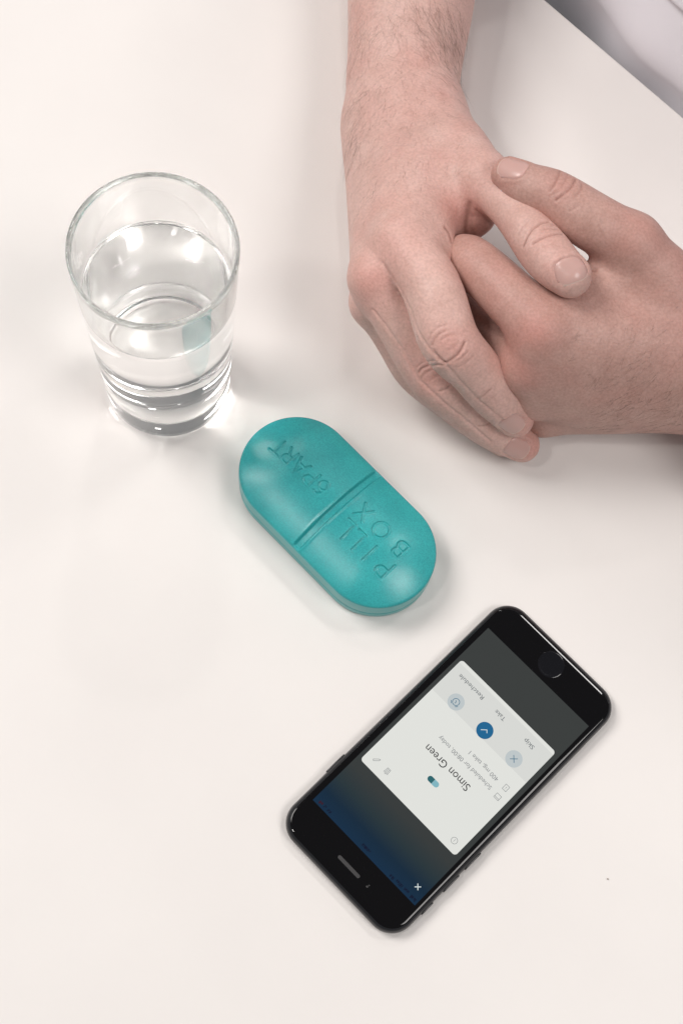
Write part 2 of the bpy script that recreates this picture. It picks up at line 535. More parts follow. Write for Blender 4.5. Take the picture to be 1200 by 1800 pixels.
line_art("cross_icon", [[(kx - 1.1, ky - 1.1), (kx + 1.1, ky + 1.1)], [(kx - 1.1, ky + 1.1), (kx + 1.1, ky - 1.1)]], 0.30, 7.150, m_ink, display)
px_, py_ = UI['pill']
cap = [(px_ - 2.7 + 1.25 * math.cos(a), py_ + 1.25 * math.sin(a)) for a in np.linspace(math.pi / 2, 3 * math.pi / 2, 14)]
cap = [(px_ - 1.6 + 1.25 * math.cos(a), py_ + 1.25 * math.sin(a)) for a in np.linspace(math.pi / 2, 3 * math.pi / 2, 14)]
flat_polygon("capsule_icon", cap + [(px_, py_ - 1.25), (px_, py_ + 1.25)], 7.140, m_lteal, display)
cap = [(px_ + 1.6 + 1.25 * math.cos(a), py_ + 1.25 * math.sin(a)) for a in np.linspace(-math.pi / 2, math.pi / 2, 14)]
flat_polygon("capsule_icon", cap + [(px_ + 0.03, py_ + 1.25), (px_ + 0.03, py_ - 1.25)], 7.140, m_dteal, display)
x, y = UI['info']
line_art("info_icon", [circle(x, y, 1.35, 24), [(x, y - 0.6), (x, y + 0.15)], [(x, y + 0.5), (x, y + 0.6)]], 0.2, 7.150, m_grey, display)
x, y = UI['trash']
line_art("bin_icon", [[(x - 1.15, y + 0.8), (x + 1.15, y + 0.8)], [(x - 0.9, y + 0.8), (x - 0.8, y - 1.3), (x + 0.8, y - 1.3), (x + 0.9, y + 0.8)], [(x - 0.3, y + 0.5), (x - 0.3, y - 1.0)], [(x + 0.3, y + 0.5), (x + 0.3, y - 1.0)], [(x - 0.4, y + 1.2), (x + 0.4, y + 1.2)]], 0.2, 7.150, m_grey, display)
x, y = UI['pencil']
line_art("pencil_icon", [[(x - 1.2, y - 1.2), (x - 0.9, y - 0.4), (x + 0.7, y + 1.2), (x + 1.2, y + 0.7), (x - 0.4, y - 0.9), (x - 1.2, y - 1.2)]], 0.2, 7.150, m_grey, display)
x, y = UI['calendar']
line_art("calendar_icon", [[(x - 1.2, y - 1.1), (x + 1.2, y - 1.1), (x + 1.2, y + 1.1), (x - 1.2, y + 1.1), (x - 1.2, y - 1.1)], [(x - 1.2, y + 0.5), (x + 1.2, y + 0.5)]], 0.2, 7.150, m_grey, display)
x, y = UI['note']
line_art("note_icon", [[(x - 1.0, y - 1.25), (x + 1.0, y - 1.25), (x + 1.0, y + 1.25), (x - 1.0, y + 1.25), (x - 1.0, y - 1.25)], [(x, y - 0.5), (x, y + 0.15)], [(x, y + 0.5), (x, y + 0.6)]], 0.2, 7.150, m_grey, display)
x, y = UI['close']
line_art("close_icon", [[(x - 0.85, y - 0.85), (x + 0.85, y + 0.85)], [(x - 0.85, y + 0.85), (x + 0.85, y - 0.85)]], 0.36, 7.150, m_white, display)
rnd = random.Random(4)
for x, y, w_, red in UI['status']:
    marks = []
    xx = x - w_ / 2
    while xx < x + w_ / 2:
        marks.append([(xx, y - 0.6), (xx + rnd.uniform(-0.1, 0.35), y + rnd.uniform(0.0, 0.7))])
        xx += rnd.uniform(0.35, 0.6)
    line_art("status_mark", marks, 0.34, 7.150, m_red if red else m_faint, display)

# ------------------------------------------------------------------ a stray crumb on the table
cv, cf = [], []
rc = random.Random(9)
for k in range(4):
    for i in range(7):
        a = 2 * math.pi * i / 7
        r = (0.2, 0.36, 0.33, 0.14)[k] * rc.uniform(0.8, 1.25)
        cv.append((r * math.cos(a), 0.8 * r * math.sin(a), (0.0, 0.15, 0.42, 0.6)[k]))
cv, cf = loft([np.array(cv[7 * k:7 * k + 7]) for k in range(4)])
crumb = mesh_object("crumb", cv, cf, material("dark_crumb", (0.30, 0.24, 0.19, 1), 0.9))
crumb.location = (0.13609, 0.08039, 0.0001)
tag(crumb, "tiny dark crumb on the bare white table to the right of the smartphone", "crumb")

# ------------------------------------------------------------------ flesh: distance fields for hands and forearms
def catmull(pts, n):
    """smooth path through (x, y, z, r) knots, n samples per span"""
    P = np.asarray(pts, float)
    if len(P) == 2:
        t = np.linspace(0, 1, n + 1)[:, None]
        return P[0] * (1 - t) + P[1] * t
    E = np.vstack([2 * P[0] - P[1], P, 2 * P[-1] - P[-2]])
    out = []
    for i in range(len(P) - 1):
        p0, p1, p2, p3 = E[i:i + 4]
        for t in np.arange(n) / n:
            out.append(0.5 * ((2 * p1) + (p2 - p0) * t + (2 * p0 - 5 * p1 + 4 * p2 - p3) * t * t
                              + (3 * p1 - p0 - 3 * p2 + p3) * t ** 3))
    out.append(P[-1])
    return np.array(out)


class Limb:
    """a chain of tapered capsules: hard union along the chain"""
    def __init__(self, pts, n=5):
        self.q = catmull(pts, n)
        self.lo = (self.q[:, :3] - self.q[:, 3:4]).min(0)
        self.hi = (self.q[:, :3] + self.q[:, 3:4]).max(0)

    def dist(self, X, Y, Z):
        best = None
        for a, b in zip(self.q[:-1], self.q[1:]):
            d = b[:3] - a[:3]
            l2 = float(d @ d) + 1e-9
            px, py, pz = X - a[0], Y - a[1], Z - a[2]
            t = (px * d[0] + py * d[1] + pz * d[2]) / l2
            h2 = np.maximum(px * px + py * py + pz * pz - t * t * l2, 0)
            kk = float(np.clip((b[3] - a[3]) / math.sqrt(l2), -0.9, 0.9))
            t = np.clip(t + np.sqrt(h2) * (kk / math.sqrt((1 - kk * kk) * l2)), 0, 1)
            e = np.sqrt((px - t * d[0]) ** 2 + (py - t * d[1]) ** 2 + (pz - t * d[2]) ** 2) - (a[3] + t * (b[3] - a[3]))
            best = e if best is None else np.minimum(best, e)
        return best


def smin(a, b, k):
    h = np.maximum(k - np.abs(a - b), 0) / k
    return np.minimum(a, b) - h * h * k * 0.25


FAR = 30.0


class Flesh:
    """palm limbs melt together (kp); fingers stay apart (kf) and melt into the palm (kw)"""
    def __init__(self, palm, fingers, kp=12.0, kf=0.3, kw=5.0):
        self.palm, self.fingers, self.kp, self.kf, self.kw = palm, fingers, kp, kf, kw
        al = palm + fingers
        self.lo = np.min([l.lo for l in al], 0) - 4
        self.hi = np.max([l.hi for l in al], 0) + 4

    def _acc(self, limbs, P, k):
        D = np.full(len(P), FAR)
        for l in limbs:
            m = np.all((P > l.lo - 16) & (P < l.hi + 16), axis=1)
            if m.any():
                q = P[m]
                D[m] = smin(D[m], l.dist(q[:, 0], q[:, 1], q[:, 2]), k)
        return D

    def at(self, P):
        return smin(self._acc(self.palm, P, self.kp), self._acc(self.fingers, P, self.kf), self.kw)

    def grad(self, P, h=0.35):
        g = np.zeros_like(P)
        for s in ((1, 1, 1), (1, -1, -1), (-1, 1, -1), (-1, -1, 1)):
            s = np.array(s, float)
            g += self.at(P + s * h)[:, None] * s
        return g / (np.linalg.norm(g, axis=1)[:, None] + 1e-12)

    def _grid(self, limbs, ax, k):
        D = np.full([len(a) for a in ax], FAR, np.float32)
        for l in limbs:
            sl = []
            for c in range(3):
                i0 = int(np.searchsorted(ax[c], l.lo[c] - 16)); i1 = int(np.searchsorted(ax[c], l.hi[c] + 16))
                sl.append(slice(i0, i1))
            X = ax[0][sl[0]][:, None, None]; Y = ax[1][sl[1]][None, :, None]; Z = ax[2][sl[2]][None, None, :]
            s = tuple(sl)
            if 0 in D[s].shape:
                continue
            D[s] = smin(D[s], l.dist(X, Y, Z).astype(np.float32), np.float32(k))
        return D

    def surface(self, h):
        """surface nets on a grid of step h, returns vertices and quads"""
        ax = [np.arange(self.lo[c], self.hi[c] + h, h) for c in range(3)]
        V = smin(self._grid(self.palm, ax, self.kp), self._grid(self.fingers, ax, self.kf), np.float32(self.kw))
        ins = V < 0
        nx, ny, nz = V.shape
        cnt = np.zeros((nx - 1, ny - 1, nz - 1), np.int8)
        for i in (0, 1):
            for j in (0, 1):
                for k in (0, 1):
                    cnt += ins[i:nx - 1 + i, j:ny - 1 + j, k:nz - 1 + k]
        act = np.argwhere((cnt > 0) & (cnt < 8))
        idx = np.full(cnt.shape, -1, np.int64)
        idx[act[:, 0], act[:, 1], act[:, 2]] = np.arange(len(act))
        cor = [(i, j, k) for i in (0, 1) for j in (0, 1) for k in (0, 1)]
        cv = np.stack([V[act[:, 0] + i, act[:, 1] + j, act[:, 2] + k] for i, j, k in cor], 1).astype(float)
        acc = np.zeros((len(act), 3)); num = np.zeros(len(act))
        for a in range(8):
            for b in range(a + 1, 8):
                ca, cb = np.array(cor[a], float), np.array(cor[b], float)
                if np.abs(ca - cb).sum() != 1:
                    continue
                m = (cv[:, a] < 0) != (cv[:, b] < 0)
                t = cv[m, a] / (cv[m, a] - cv[m, b])
                acc[m] += ca + t[:, None] * (cb - ca); num[m] += 1
        P = np.array([a[0] for a in ax]) + (act + acc / num[:, None]) * h
        quads = []
        for d in range(3):
            o = [0, 0, 0]; o[d] = 1
            A = ins[:nx - o[0], :ny - o[1], :nz - o[2]]; B = ins[o[0]:, o[1]:, o[2]:]
            e = np.argwhere(A != B)
            u, v = (d + 1) % 3, (d + 2) % 3
            e = e[(e[:, u] > 0) & (e[:, v] > 0)]
            du = np.zeros(3, int); du[u] = 1
            dv = np.zeros(3, int); dv[v] = 1
            g = lambda c: idx[c[:, 0], c[:, 1], c[:, 2]]
            q = np.stack([g(e - du - dv), g(e - dv), g(e), g(e - du)], 1)
            fl = A[e[:, 0], e[:, 1], e[:, 2]]
            q[~fl] = q[~fl][:, ::-1]
            quads.append(q)
        return P, np.vstack(quads)


RIGHT_PALM = {'fore': [(-24.6, 530.76, 42.0, 35.33),
          (-18.31, 480.35, 36.0, 31.08),
          (-14.57, 456.73, 34.0, 29.51),
          (-12.16, 430.03, 32.0, 26.87),
          (-9.8, 407.82, 31.0, 25.59),
          (-4.65, 387.11, 34.0, 21.64)],
 'mcI': [(-3.39, 391.95, 34.0, 20.66), (0.33, 345.28, 56.0, 16.17), (2.67, 312.29, 70.0, 11.81)],
 'mcM': [(-9.74, 388.76, 32.0, 20.68), (-6.93, 335.81, 50.0, 14.27), (-4.77, 298.16, 60.0, 11.19)],
 'mcR': [(-10.56, 388.1, 28.0, 19.49), (-7.55, 333.93, 38.0, 12.0), (-4.34, 294.59, 42.0, 9.02)],
 'mcP': [(-7.29, 386.81, 24.0, 16.97), (-1.22, 337.32, 24.0, 11.23), (5.63, 299.62, 22.0, 8.55)],
 'mcT': [(3.04, 393.03, 36.0, 16.49), (18.45, 368.88, 56.0, 13.38), (31.09, 348.89, 70.0, 10.82)],
 'web': [(13.67, 361.15, 56.0, 12.84), (24.26, 346.52, 62.0, 9.23), (33.22, 336.22, 61.0, 6.54)],
 'wbI': [(5.61, 348.11, 58.0, 12.72), (12.28, 325.14, 64.0, 10.07), (17.26, 311.48, 66.0, 8.55)],
 'pal': [(8.61, 353.58, 50.0, 13.64), (19.69, 340.04, 52.0, 10.81), (29.37, 337.68, 50.0, 7.39)]}
RIGHT_FINGERS = {'index': [(2.67, 312.29, 70.0, 11.57),
           (18.02, 291.94, 73.0, 12.33),
           (29.45, 272.56, 68.0, 12.3),
           (42.08, 267.29, 57.0, 11.06),
           (52.59, 263.31, 46.0, 10.51),
           (64.95, 259.16, 33.0, 8.01)],
 'middle': [(-4.77, 298.16, 60.0, 10.95),
            (11.56, 282.74, 50.0, 11.5),
            (28.51, 267.65, 40.0, 11.59),
            (42.49, 262.85, 30.0, 10.26),
            (54.83, 258.77, 22.0, 9.62),
            (71.78, 255.75, 14.0, 7.72)],
 'ring': [(-3.95, 295.22, 42.0, 9.03),
          (8.83, 286.05, 32.0, 9.61),
          (20.6, 276.6, 22.0, 9.45),
          (37.47, 268.17, 18.0, 8.72),
          (51.93, 262.72, 12.0, 8.27),
          (64.18, 257.72, 9.0, 6.78)],
 'pinky': [(7.62, 302.89, 22.0, 8.56), (22.2, 289.12, 16.0, 8.33), (35.75, 280.36, 12.0, 7.58), (50.37, 271.23, 10.0, 6.81)],
 'thumb': [(31.09, 348.89, 70.0, 10.58), (44.88, 328.45, 82.0, 8.65), (58.69, 310.88, 88.0, 10.33), (65.27, 303.16, 91.0, 9.79), (71.02, 298.74, 92.0, 8.62)]}
LEFT_PALM = {'fore': [(201.12, 283.95, 44.0, 31.45), (162.14, 292.03, 40.0, 28.83), (139.07, 297.93, 40.0, 26.95)],
 'mcI': [(131.19, 303.44, 48.0, 20.64), (94.01, 290.91, 66.0, 14.57), (65.49, 282.22, 74.0, 11.33)],
 'mcM': [(133.44, 298.53, 42.0, 20.77), (95.49, 282.24, 54.0, 14.77), (63.6, 273.05, 58.0, 10.84)],
 'mcR': [(135.85, 297.18, 34.0, 19.76), (102.26, 277.36, 38.0, 14.11), (68.69, 269.64, 38.0, 10.18)],
 'mcP': [(137.82, 294.74, 28.0, 18.66), (107.88, 278.51, 24.0, 11.92), (78.44, 269.91, 19.0, 9.22)],
 'mcT': [(131.95, 303.49, 54.0, 20.46), (113.69, 313.45, 72.0, 14.61), (94.86, 323.17, 85.0, 11.61)],
 'web': [(110.01, 317.06, 66.0, 12.38), (88.42, 309.97, 69.0, 11.81), (75.18, 298.35, 71.0, 10.77), (65.86, 292.13, 72.0, 10.25)],
 'bk1': [(126.12, 295.09, 52.0, 15.87), (93.4, 286.0, 61.0, 13.7), (69.37, 279.02, 66.0, 10.28)],
 'bk2': [(129.94, 290.53, 40.0, 16.11), (97.5, 279.14, 47.0, 13.46), (71.36, 272.29, 48.0, 9.57)]}
LEFT_FINGERS = {'index': [(65.49, 282.22, 74.0, 11.56), (51.12, 294.19, 73.0, 11.65), (31.74, 311.7, 66.0, 10.21), (29.13, 319.51, 44.0, 8.86), (38.61, 327.88, 20.0, 7.67)],
 'middle': [(63.6, 273.05, 58.0, 10.61), (49.54, 287.14, 45.0, 9.92), (36.64, 298.19, 40.0, 9.8), (34.94, 305.19, 26.0, 8.53), (45.88, 312.28, 14.0, 7.67)],
 'ring': [(68.69, 269.64, 38.0, 9.94), (55.23, 278.93, 36.0, 9.52), (42.73, 292.68, 30.0, 8.92), (45.04, 300.19, 15.0, 8.13)],
 'pinky': [(78.44, 269.91, 19.0, 8.97), (63.99, 275.36, 17.0, 8.51), (52.9, 284.01, 14.0, 7.57)],
 'thumb': [(94.86, 323.17, 85.0, 11.61), (77.91, 326.48, 89.0, 11.79), (60.39, 333.99, 90.0, 10.66), (49.54, 336.72, 89.0, 9.76), (40.31, 342.06, 87.0, 7.24)]}
# (points, depth mm, width mm) of the skin creases
CREASES_R = [([(50.55, 307.11, 93.17), (50.83, 308.63, 94.37), (51.15, 310.32, 95.26), (51.91, 312.0, 96.07), (52.71, 313.89, 96.5), (54.43, 315.56, 96.81),
   (56.24, 317.7, 96.34), (57.66, 318.41, 95.94), (59.16, 319.51, 94.88)],
  0.65, 0.5),
 ([(53.68, 307.25, 96.56), (54.6, 307.84, 97.33), (55.54, 308.53, 97.93), (57.01, 309.48, 98.56), (58.52, 310.64, 98.83), (60.68, 311.72, 98.73),
   (62.95, 313.32, 97.76), (64.03, 313.62, 97.24), (65.15, 314.15, 96.32)],
  0.65, 0.48),
 ([(56.55, 313.74, 97.7), (57.91, 314.38, 97.68), (59.3, 315.19, 97.37), (61.07, 315.49, 96.96), (62.93, 316.21, 95.83)], 0.3, 0.5),
 ([(57.53, 305.61, 98.77), (58.79, 306.05, 99.36), (60.07, 306.59, 99.77), (61.74, 306.46, 100.11), (63.42, 306.4, 100.31)], 0.22, 0.45),
 ([(47.83, 312.35, 92.62), (48.22, 313.59, 93.49), (48.63, 314.94, 94.16), (49.64, 316.06, 94.9), (50.68, 317.38, 95.29)], 0.22, 0.5),
 ([(59.27, 315.61, 97.19), (60.12, 316.96, 96.29), (61.06, 318.75, 94.64), (62.03, 318.48, 94.34), (63.05, 318.45, 93.63)], 0.2, 0.45),
 ([(22.65, 265.23, 75.31), (22.79, 266.14, 76.51), (22.93, 267.11, 77.58), (23.69, 267.88, 78.66), (24.45, 268.75, 79.54), (25.55, 269.47, 80.2),
   (26.66, 270.26, 80.71)],
  0.3, 0.5),
 ([(28.89, 260.24, 71.73), (29.86, 260.63, 72.75), (30.84, 261.08, 73.63), (32.01, 261.97, 74.68), (33.19, 262.96, 75.5), (33.9, 264.19, 76.29),
   (34.63, 265.49, 76.91), (34.93, 266.74, 77.46), (35.24, 268.03, 77.9)],
  0.5, 0.55),
 ([(23.83, 263.88, 74.65), (25.19, 262.53, 73.71), (26.57, 261.37, 72.37), (27.7, 260.88, 72.22), (28.82, 260.42, 72.01)], 0.35, 0.5),
 ([(20.59, 266.9, 75.57), (20.97, 267.87, 77.09), (21.37, 268.98, 78.31), (22.38, 269.9, 79.52), (23.39, 270.94, 80.47), (24.8, 271.59, 81.09),
   (26.22, 272.33, 81.52)],
  0.2, 0.45),
 ([(25.75, 266.95, 78.54), (26.71, 267.64, 79.2), (27.68, 268.4, 79.73), (28.98, 269.03, 80.02), (30.3, 269.73, 80.15)], 0.2, 0.45),
 ([(32.08, 260.82, 73.38), (33.6, 261.6, 74.14), (35.13, 262.51, 74.63), (36.24, 263.99, 75.39), (37.38, 265.63, 75.82)], 0.2, 0.45),
 ([(34.8, 259.99, 71.56), (36.29, 260.93, 72.33), (37.81, 262.0, 72.79), (38.93, 263.54, 73.45), (40.07, 265.25, 73.75)], 0.14, 0.45),
 ([(29.34, 264.04, 76.9), (30.34, 264.66, 77.4), (31.34, 265.33, 77.78), (31.94, 266.45, 78.39), (32.56, 267.64, 78.85)], 0.16, 0.45),
 ([(45.99, 254.91, 54.77), (47.23, 255.55, 56.79), (48.51, 256.45, 58.2), (49.4, 257.41, 59.2), (50.3, 258.48, 59.94)], 0.3, 0.5),
 ([(48.63, 254.02, 52.05), (50.0, 254.75, 54.12), (51.42, 255.74, 55.55), (52.28, 256.77, 56.63), (53.18, 257.93, 57.37)], 0.12, 0.5),
 ([(20.43, 263.48, 50.93), (20.82, 264.19, 51.75), (21.21, 264.93, 52.49), (22.4, 265.53, 53.05), (23.6, 266.18, 53.49), (24.74, 260.81, 66.54),
   (26.29, 260.24, 69.05), (27.67, 259.94, 70.17), (29.06, 259.81, 70.92)],
  0.4, 0.5),
 ([(21.79, 261.77, 49.5), (22.4, 262.69, 50.72), (23.02, 263.7, 51.7), (24.35, 264.39, 52.27), (25.68, 265.15, 52.68)], 0.22, 0.45),
 ([(30.45, 258.73, 47.16), (31.81, 259.34, 47.56), (33.19, 260.07, 47.71), (33.86, 261.15, 48.19), (33.97, 258.03, 58.11)], 0.3, 0.5),
 ([(19.07, 265.21, 52.31), (20.3, 266.14, 53.39), (21.54, 267.21, 54.17), (23.0, 262.06, 67.0), (24.8, 261.33, 70.2)], 0.2, 0.45),
 ([(25.5, 261.18, 49.68), (26.47, 262.02, 50.5), (27.45, 262.96, 51.08), (28.85, 263.53, 51.2), (29.61, 258.57, 63.6)], 0.18, 0.45),
 ([(49.98, 252.98, 32.01), (51.63, 253.37, 31.93), (53.3, 253.8, 31.72), (54.43, 255.03, 32.17), (54.7, 252.29, 41.94)], 0.3, 0.5),
 ([(-3.33, 297.95, 74.25), (-1.5, 296.03, 73.63), (0.32, 294.23, 72.79), (3.26, 291.45, 72.0), (6.17, 287.48, 73.56), (8.74, 283.46, 73.82),
   (11.28, 279.2, 74.59), (13.84, 274.67, 74.4), (16.41, 270.42, 73.67), (19.56, 266.83, 74.01), (22.73, 263.74, 73.32), (25.88, 261.88, 73.01),
   (29.07, 260.35, 72.0), (33.23, 258.44, 68.56), (37.53, 257.21, 63.53), (41.67, 256.31, 58.73), (45.79, 254.95, 54.88), (49.16, 254.12, 52.41),
   (52.59, 253.41, 49.63), (55.78, 252.9, 46.8), (59.02, 252.54, 43.62)],
  -9, 0.8),
 ([(-3.51, 282.97, 60.38), (-0.92, 280.99, 59.61), (1.67, 278.97, 58.92), (7.45, 274.14, 56.42), (13.25, 269.26, 53.99), (17.24, 265.19, 51.46),
   (21.25, 261.27, 48.59), (27.51, 258.04, 46.38), (33.9, 255.62, 42.26), (40.02, 254.34, 37.34), (46.19, 252.92, 32.65), (51.57, 251.23, 29.06),
   (57.04, 249.74, 24.94)],
  -9, 0.7),
 ([(28.88, 327.45, 57.18), (28.16, 327.83, 61.82), (27.98, 329.24, 64.77), (27.83, 331.04, 67.01), (27.68, 332.84, 69.21), (27.5, 334.24, 72.07)], 0.45, 1.4),
 ([(19.33, 319.48, 74.43), (20.44, 318.84, 73.61), (21.56, 318.29, 72.61), (22.34, 316.66, 72.2), (23.11, 315.04, 71.79)], 0.5, 0.8),
 ([(31.05, 332.52, 70.48), (32.77, 331.98, 69.69), (34.52, 331.74, 68.39), (36.48, 331.64, 65.7), (38.49, 331.87, 62.41)], 0.3, 0.8),
 ([(32.89, 328.8, 55.73), (31.6, 328.31, 59.84), (30.39, 328.67, 62.44), (30.13, 329.92, 65.01), (29.89, 331.48, 67.03)], 0.2, 1.2)]
CREASES_L = [([(59.87, 342.23, 97.09), (59.29, 338.49, 99.74), (58.92, 336.0, 100.43), (58.41, 334.33, 100.53), (57.93, 332.84, 100.35), (57.42, 331.73, 100.08),
   (56.92, 330.72, 99.65)],
  0.5, 0.48),
 ([(66.49, 338.86, 98.5), (65.8, 336.04, 100.17), (65.24, 333.9, 100.79), (64.05, 331.91, 100.9), (62.9, 330.17, 100.61), (61.38, 328.64, 99.85),
   (59.91, 327.31, 98.74)],
  0.62, 0.48),
 ([(69.25, 336.67, 99.31), (69.08, 334.74, 100.26), (68.96, 333.11, 100.74), (67.96, 331.04, 101.07), (67.02, 329.27, 100.92)], 0.35, 0.5),
 ([(63.31, 342.3, 96.04), (62.55, 338.33, 99.57), (62.11, 336.06, 100.41), (61.46, 334.06, 100.74), (60.85, 332.33, 100.64)], 0.2, 0.45),
 ([(65.93, 323.8, 98.62), (66.89, 324.31, 99.26), (67.86, 324.86, 99.81), (68.4, 325.56, 100.23), (68.95, 326.3, 100.57)], 0.2, 0.5),
 ([(57.11, 328.7, 98.68), (57.81, 329.22, 99.17), (58.51, 329.77, 99.62), (59.28, 330.1, 99.92), (60.05, 330.44, 100.19)], 0.14, 0.45),
 ([(77.53, 323.14, 100.3), (77.94, 321.86, 99.84), (78.38, 320.67, 99.25), (79.19, 319.59, 98.59), (80.01, 318.54, 97.88)], -0.25, 0.5),
 ([(76.66, 311.51, 77.97), (79.29, 310.14, 80.41), (82.04, 309.38, 81.77)], 0.7, 1.2)]
# nails: centre, outward normal, direction to the tip, width, length
NAILS_R = [((63.657, 252.682, 40.5), (0.323, -0.868, 0.376), (0.711, -0.039, -0.702), 10.5, 11.5),
 ((69.394, 250.168, 20.889), (0.276, -0.756, 0.593), (0.887, -0.037, -0.46), 10.5, 11.5),
 ((70.17, 297.209, 100.446), (-0.063, -0.19, 0.98), (0.505, -0.853, -0.133), 13.5, 11.0)]
NAILS_L = [((40.467, 341.074, 95.326), (-0.41, 0.157, 0.898), (-0.852, 0.285, -0.439), 10.5, 13.5)]
# redder skin: point, reach mm, amount
FLUSH_R = [((0.9, 303.6, 81.3), 13, 0.38), ((-6.4, 290.8, 69.8), 13, 0.38), ((-7.2, 284.5, 58.2), 9, 0.3), ((28.1, 266.7, 78.8), 10, 0.4), ((27.3, 263.4, 51.4), 9, 0.36), ((69.9, 254.3, 37.0), 8, 0.43), ((76.0, 251.9, 19.2), 8, 0.58), ((57.8, 307.8, 98.9), 9, 0.36), ((65.9, 297.5, 100.0), 10, 0.4), ((22.7, 328.5, 69.4), 14, 0.36), ((-4.0, 390.6, 60.6), 26, 0.18), ((0.3, 342.0, 75.4), 30, 0.14), ((30.0, 347.1, 82.5), 14, 0.22)]
FLUSH_L = [((62.1, 275.7, 84.6), 12, 0.6), ((62.4, 265.5, 69.7), 10, 0.38), ((60.7, 333.6, 100.7), 9, 0.3), ((37.7, 339.4, 93.6), 9, 0.34), ((92.8, 322.5, 98.3), 12, 0.34), ((45.6, 291.6, 82.9), 12, 0.22), ((92.9, 289.6, 81.8), 30, 0.11)]
# hair: centre, spread mm, count, flow direction, length mm
HAIR_R = [((2.2, 422.1, 54.1), 13, 130, (0.7, -0.671, -0.225), 11), ((-7.5, 427.5, 58.4), 14, 120, (0.524, -0.801, -0.269), 12), ((-29.1, 421.4, 51.4), 16, 112, (-0.163, -0.929, -0.312), 10), ((-25.2, 385.7, 51.8), 14, 97, (-0.269, -0.91, -0.306), 8), ((-10.8, 386.5, 59.9), 18, 112, (0.29, -0.902, -0.303), 7), ((-26.1, 363.9, 48.8), 9, 60, (-0.218, -0.91, -0.306), 8), ((-1.1, 351.4, 73.3), 20, 82, (0.094, -0.939, -0.316), 5), ((-14.7, 335.4, 66.9), 12, 37, (-0.008, -0.939, -0.315), 5), ((7.6, 280.5, 62.2), 10, 22, (0.478, -0.828, -0.278), 4), ((8.6, 431.7, 49.3), 10, 90, (0.478, -0.828, -0.278), 10)]
HAIR_L = [((114.7, 270.5, 60.4), 20, 102, (-0.434, -0.854, -0.287), 7), ((129.4, 269.8, 50.9), 16, 96, (-0.551, -0.78, -0.262), 8), ((105.5, 264.1, 52.3), 14, 66, (-0.379, -0.873, -0.293), 6), ((92.2, 272.6, 73.8), 20, 54, (-0.551, -0.78, -0.262), 4), ((119.3, 284.1, 72.9), 20, 48, (-0.57, -0.687, -0.231), 6)]

